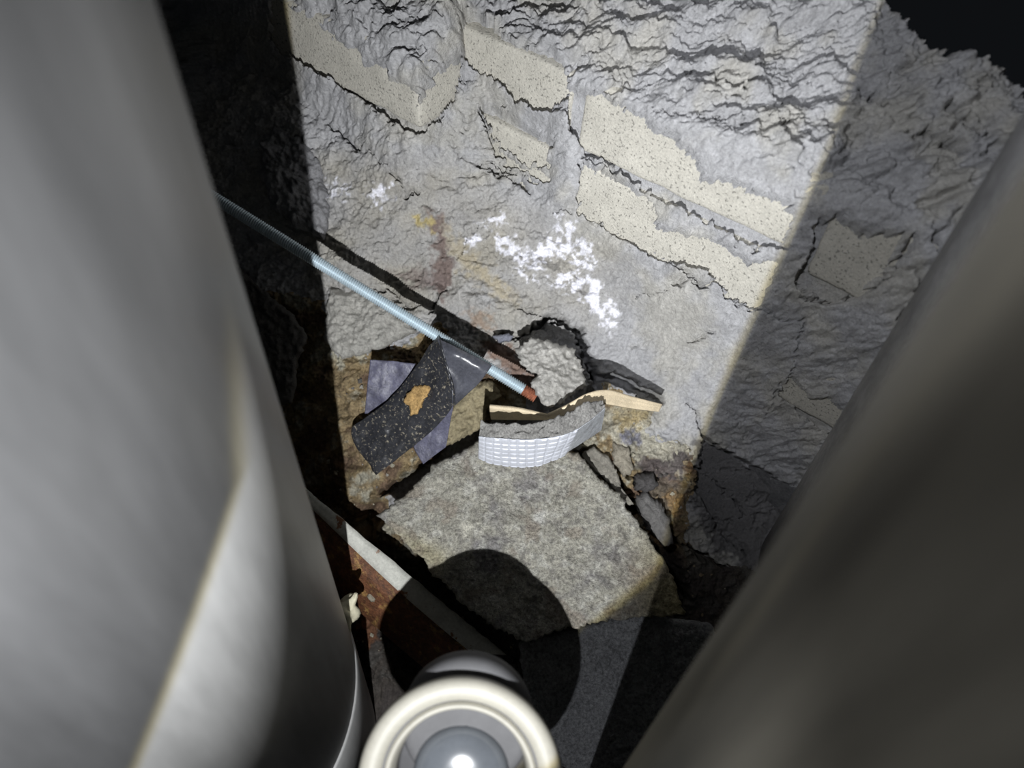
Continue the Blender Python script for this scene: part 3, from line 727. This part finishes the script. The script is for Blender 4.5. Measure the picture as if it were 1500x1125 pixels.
# ------------------------------------------------------------------ pipe insulation offcut
def cr(pts, n):
    pts = np.array(pts, float); m = len(pts); out = []
    for t in np.linspace(0, m - 1, n):
        i = min(int(t), m - 2); f = t - i
        p0, p1, p2, p3 = pts[max(i - 1, 0)], pts[i], pts[i + 1], pts[min(i + 2, m - 1)]
        out.append(0.5 * ((2 * p1) + (-p0 + p2) * f + (2 * p0 - 5 * p1 + 4 * p2 - p3) * f ** 2 + (-p0 + 3 * p1 - 3 * p2 + p3) * f ** 3))
    return np.array(out)
ins = empty('insulation_offcut', P(780, 678, 0.012)); tag(ins, 'curved offcut of foil faced grey foam insulation standing on the slab', 'insulation')
zt, zb = 0.034, 0.012
front_t = cr([P(702, 638, zt - .004), P(723, 641, zt), P(775, 643, zt), P(827, 636, zt), P(861, 618, zt - .004), P(886, 597, zt - .010)], 120)
front_b = cr([P(701, 668, zb - .004), P(723, 677, zb), P(775, 681, zb), P(812, 671, zb), P(845, 652, zb - .004), P(880, 628, zb - .010)], 120)
back_t = cr([P(704, 616, zt - .004), P(743, 621, zt), P(792, 618, zt), P(827, 606, zt), P(861, 589, zt - .004), P(884, 585, zt - .010)], 120)
back_b = back_t + (front_b - front_t)
def strip_mesh(name, g, mat, closed_profile=True, parent=None, label=None):
    """g: (nprof, n, 3) closed profile swept along n"""
    q, n, _ = g.shape; V_ = g.reshape(-1, 3); fc = []
    for a in range(q if closed_profile else q - 1):
        a2 = (a + 1) % q
        for b in range(n - 1): fc.append((a * n + b, a * n + b + 1, a2 * n + b + 1, a2 * n + b))
    if closed_profile:
        fc.append(tuple(a * n for a in range(q))); fc.append(tuple(a * n + n - 1 for a in range(q - 1, -1, -1)))
    o = build(name, V_, fc, mat, parent=parent)
    if label: o['label'] = label
    return o
def interp(a, b, k): return [a + (b - a) * t for t in np.linspace(0, 1, k, endpoint=False)]
prof = interp(front_b, front_t, 8) + interp(front_t, back_t, 10) + interp(back_t, back_b, 8) + interp(back_b, front_b, 8)
g = np.array(prof); nse = 0.0032 * fbm(g[..., 0] * 260, g[..., 1] * 260 + g[..., 2] * 150, 601, 3)
g = g + nse[..., None] * U
strip_mesh('foam_core', g, 'foam', parent=ins)
# foil: embossed grid of little pillows, left four fifths; the right end is dull
def foil(i0, i1, mat, nm, emb, label=None):
    nU, nV = 200, 60
    t = np.linspace(i0, i1, nU)
    f = np.array([[np.interp(t, np.arange(120), c[:, k]) for k in range(3)] for c in (front_b, front_t)]).transpose(0, 2, 1)
    out = []; inn = []
    tang = np.gradient(f[0], axis=0); upv = f[1] - f[0]
    nrm = np.cross(tang, upv); nrm /= np.linalg.norm(nrm, axis=1, keepdims=True)
    if nrm[:, 1].mean() > 0: nrm = -nrm
    s = np.r_[0, np.cumsum(np.linalg.norm(np.diff(f[0], axis=0), axis=1))]
    hgt = np.linalg.norm(upv, axis=1).mean()
    for v in np.linspace(-0.04, 1.0, nV):
        cu = np.abs(np.sin(math.pi * s / 0.0066)); cv = abs(math.sin(math.pi * v * hgt / 0.0050))
        h = 0.0008 + emb * (np.clip(cu * 2.0, 0, 1) * min(cv * 2.0, 1)) + 0.0005 * fbm(s * 120, np.full(nU, v * 3), 611, 2)
        wob = 0.04 * vn(s * 300, np.zeros(nU), 612) * (v > 0.98)
        p = f[0] + upv * (v + wob)[:, None] + nrm * h[:, None]
        out.append(p); inn.append(f[0] + upv * v)
    o_ = np.array(out); i_ = np.array(inn)[::-1]
    return strip_mesh(nm, np.vstack([o_, i_]), mat, parent=ins, label=label)
foil(0, 84, 'foil', 'foil_face', 0.0009, 'silver embossed foil facing with a grid of squares')
foil(84, 119, 'foil_dull', 'foil_tear', 0.0, 'dull torn end of the foil facing')

# ------------------------------------------------------------------ wood splinter
top = cr([P(717, 596, 0.012), P(757, 600, 0.012), P(797, 609, 0.014), P(806, 608, 0.015), P(828, 595, 0.018), P(858, 577, 0.016), P(889, 571, 0.010), P(927, 581, 0.000), P(970, 592, -0.012)], 110)
bot = cr([P(719, 614, -0.010), P(760, 615, -0.008), P(800, 615, 0.002), P(808, 613, 0.008), P(830, 606, 0.016), P(861, 591, 0.018), P(889, 592, 0.012), P(924, 598, 0.002), P(965, 603, -0.010)], 110)
tn = np.gradient(top, axis=0); nr = np.cross(tn, bot - top); nr /= np.linalg.norm(nr, axis=1, keepdims=True)
if nr[60:, 2].mean() < 0: nr = -nr
th = 0.0022
k = 10; s_ = np.linspace(0, 1, k)
g1 = [top + (bot - top) * t + nr * (0.0005 * vn(np.linspace(0, 6, 110) + t * 40, np.full(110, t * 9), 621) + 0.0006)[:, None] for t in s_]
g2 = [top + (bot - top) * t - nr * th for t in s_[::-1]]
w_ = strip_mesh('wood_splinter', np.array(g1 + g2), 'wood'); tag(w_, 'bent pale wood splinter behind the insulation offcut', 'wood splinter')

# ------------------------------------------------------------------ steel angle
def pol(px): return np.array([P(*q) for q in px])
ang = empty('steel_angle', P(560, 850, -0.05)); tag(ang, 'rusty steel angle with a pale painted edge beside the big slab', 'steel angle')
za = -0.012
e1 = cr([P(395, 670, za - .012), P(447, 714, za - .008), P(521, 777, za - .003), P(626, 864, za), P(700, 925, za + .003), P(742, 960, za + .004)], 80)     # upper edge
e2 = cr([P(385, 690, za - .008), P(440, 730, za - .004), P(526, 812, za), P(586, 868, za + .003), P(640, 915, za + .005), P(690, 956, za + .007)], 80)      # lower edge
jg = 0.0009 * fbm(np.linspace(0, 40, 80), np.zeros(80), 631, 3)
e1 = e1 + jg[:, None] * np.array([0.6, 0.7, 0])
up_n = np.cross(np.gradient(e1, axis=0), e2 - e1); up_n /= np.linalg.norm(up_n, axis=1, keepdims=True)
if up_n[:, 2].mean() < 0: up_n = -up_n
t_ = 0.004
strip_mesh('flange', np.array([e1, e1 + (e2 - e1) * .33, e1 + (e2 - e1) * .66, e2, e2 - up_n * t_, e1 - up_n * t_]), 'paint', parent=ang)
dn = np.array([-0.50, -0.62, -0.60]); dn /= np.linalg.norm(dn)
w0 = e2 - up_n * 0.0005
strip_mesh('web', np.array([w0, w0 + dn * .02, w0 + dn * .04, w0 + dn * .058, w0 + dn * .058 - np.array([-.003, .003, .004]), w0 - np.array([-.003, .003, .004])]), 'rust', parent=ang, label='rusted brown web of the angle')
o = lump('rust_flake', [(540, 866), (552, 862), (560, 870), (556, 880), (544, 882), (536, 876)], -0.028, (-0.3, -0.5), 0.006, 'rock', 32, color=(0.36, 0.33, 0.26), amp=0.003, M=70, rings=12)
tag(o, 'small pale crumb resting on the rusted steel angle', 'crumb')

# ------------------------------------------------------------------ pipes
def vpipe(tan_pt, radius, side, axis=U):
    """vertical pipe whose visible edge passes tan_pt, seen from the photographer"""
    cam_p = np.array([0, 0, H]); ray = tan_pt - cam_p
    n = np.cross(axis, ray); n /= np.linalg.norm(n)
    if n[0] * side < 0: n = -n
    c = tan_pt + n * radius
    return c, n
lp_t = P(520, 950, 0.0)
lc, ln = vpipe(lp_t, 0.130, -1)
left = empty('large_pipe', lc - U * 0.10); tag(left, 'thick pale grey vertical pipe, blurred, filling the left side', 'pipe')
R = 0.130
lathe('pipe_barrel', lc, U, [(0.035, R - .006), (0.035, R), (1.1, R), (1.1, R - .006)], 'pipe_l', left, seg=160, closed=True)
lathe('pipe_socket', lc, U, [(-0.12, R - .004), (-0.12, R + .0005), (0.02, R + .0012), (0.036, R + 0.0012), (0.040, R + .0002), (0.040, R - .004)], 'pipe_l', left, seg=160, closed=True)
rp_t = P(912, 1125, 0.20)
UR = P(1500, 245, 0.48) - rp_t; UR /= np.linalg.norm(UR)
rc, rn = vpipe(rp_t, 0.075, 1, UR)
right = lathe('large_pipe', rc, UR, [(-0.32, 0.069), (-0.32, 0.075), (1.0, 0.075), (1.0, 0.069)], 'pipe_r', seg=160, closed=True)
tag(right, 'dark brown grey vertical pipe, blurred, filling the right side', 'pipe')
sp_t = P(1345, 420, 0.175)
sc_, sn = vpipe(sp_t, 0.06, 1)
sm = lathe('dusty_pipe', sc_, U, [(-0.3, 0.055), (-0.3, 0.06), (0.9, 0.06), (0.9, 0.055)], 'pipe_s', seg=128, closed=True)
tag(sm, 'dusty grey vertical pipe touching the wall, behind the dark right pipe', 'pipe')

# sealant blob on the left pipe
gb = P(507, 900, 0.036)
blob_v = []; nb, mb = 24, 16
for i in range(mb + 1):
    for j in range(nb):
        ph = math.pi * i / mb; tt = 2 * math.pi * j / nb
        d = np.array([math.sin(ph) * math.cos(tt), math.cos(ph), math.sin(ph) * math.sin(tt)])
        r = 0.0078 * (1 + 0.35 * math.sin(3 * tt + ph * 2) * math.sin(ph) + 0.2 * math.sin(5 * ph + tt))
        p = gb + d * np.array([r * 0.95, r * 1.45, r])
        if d[1] > 0.55: p = p + np.array([0.007, 0.0035, 0]) * (d[1] - 0.55) * 2
        blob_v.append(p)
bf = [(i * nb + j, i * nb + (j + 1) % nb, (i + 1) * nb + (j + 1) % nb, (i + 1) * nb + j) for i in range(mb) for j in range(nb)]
gob = build('sealant_blob', blob_v, bf, 'goo'); tag(gob, 'cream sealant blob squeezed out at the edge of the pale left pipe', 'sealant')

# ------------------------------------------------------------------ plastic fitting
FC = P(673, 1152, 0.21); FB = P(688, 1046, 0.07)
fd = FC - FB; fl = np.linalg.norm(fd); fd /= fl
fit = empty('plastic_fitting', FB - fd * 0.03); tag(fit, 'grey plastic pipe fitting with cream rings facing up at the bottom edge', 'pipe fitting')
BC = P(686, 1046, 0.172); bd = np.array([0.0, 0.02, 1.0])
r_b = 0.0375
lathe('elbow_body', BC, bd, [(0.018, 0.001), (0.018, 0.031), (0.017, 0.0345), (0.013, 0.0368), (0.002, r_b), (-0.008, 0.034), (-0.016, 0.024), (-0.022, 0.010), (-0.024, 0.001)], 'pvc_grey', fit, seg=128)
lathe('elbow_leg', BC - bd * 0.004 + np.array([0, -0.012, 0]), (0.05, -1, -0.12), [(0.0, 0.001), (0.0, 0.012), (0.02, 0.020), (0.30, 0.022), (0.30, 0.001)], 'pvc_grey', fit, seg=96)
rw = 0.0555
lathe('outer_ring', FC, fd, [(-0.014, rw - .009), (-0.012, rw - 0.0015), (-0.006, rw - 0.0004), (-0.002, rw - .0015), (0.0, rw - .004), (0.0, rw - 0.009), (-0.002, rw - 0.0125), (-0.010, rw - 0.013), (-0.014, rw - 0.013)], 'pvc_white', fit, seg=160, closed=True)
lathe('groove', FC, fd, [(-0.006, rw - 0.014), (-0.0065, rw - 0.0122), (-0.012, rw - 0.0122), (-0.012, rw - 0.014)], 'pvc_grey', fit, seg=128, closed=True)
lathe('inner_ring', FC, fd, [(-0.018, rw - 0.012), (-0.003, rw - 0.0145), (-0.002, rw - 0.016), (-0.004, rw - 0.0175), (-0.016, rw - 0.0195), (-0.024, rw - 0.0200), (-0.026, rw - 0.014)], 'pvc_white', fit, seg=160, closed=True)
lathe('recess', FC, fd, [(-0.022, rw - 0.0195), (-0.034, rw - 0.0205), (-0.034, 0.0005)], 'pvc_grey', fit, seg=128)
plug = lathe('plug', FC, fd, [(-0.033, 0.027), (-0.017, 0.0265), (-0.013, 0.0245), (-0.0105, 0.019), (-0.0095, 0.010), (-0.0092, 0.0005)], 'pvc_plug', fit, seg=128)
lathe('screw', FC, fd, [(-0.0095, 0.0038), (-0.0075, 0.0034), (-0.0065, 0.002), (-0.0062, 0.0003)], 'screw', plug, seg=32)

# ------------------------------------------------------------------ loose grit on the soil
rs = np.random.RandomState(5)
gv, gf, gt = [], [], []
octv = np.array([[1, 0, 0], [-1, 0, 0], [0, 1, 0], [0, -1, 0], [0, 0, 1], [0, 0, -1]], float)
octf = [(0, 2, 4), (2, 1, 4), (1, 3, 4), (3, 0, 4), (2, 0, 5), (1, 2, 5), (3, 1, 5), (0, 3, 5)]
cand = np.argwhere((soil > 0.9) & (PX > 480) & (PX < 1060) & (PY > 500) & (PY < 960))
for i, j in cand[rs.permutation(len(cand))[:520]]:
    sz = 0.0007 + 0.0022 * rs.rand() ** 2.5
    q, _r = np.linalg.qr(rs.randn(3, 3))
    vv = (octv * (0.6 + 0.7 * rs.rand(6, 1))) @ q * sz + np.array([X[i, j], Y[i, j], Zs[i, j] + sz * 0.3])
    b_ = len(gv) * 6; gv.append(vv); gf += [tuple(b_ + k for k in f) for f in octf]
    c_ = [(0.36, 0.34, 0.30), (0.28, 0.22, 0.14), (0.15, 0.14, 0.13), (0.45, 0.42, 0.33)][rs.randint(4)]
    gt.append(np.tile(c_, (6, 1)))
gr_ = build('grit', np.vstack(gv), gf, 'rock', parent=floor, tint=np.vstack(gt), smooth=False)
tag(gr_, 'loose grit scattered over the damp brown soil', kind='stuff')
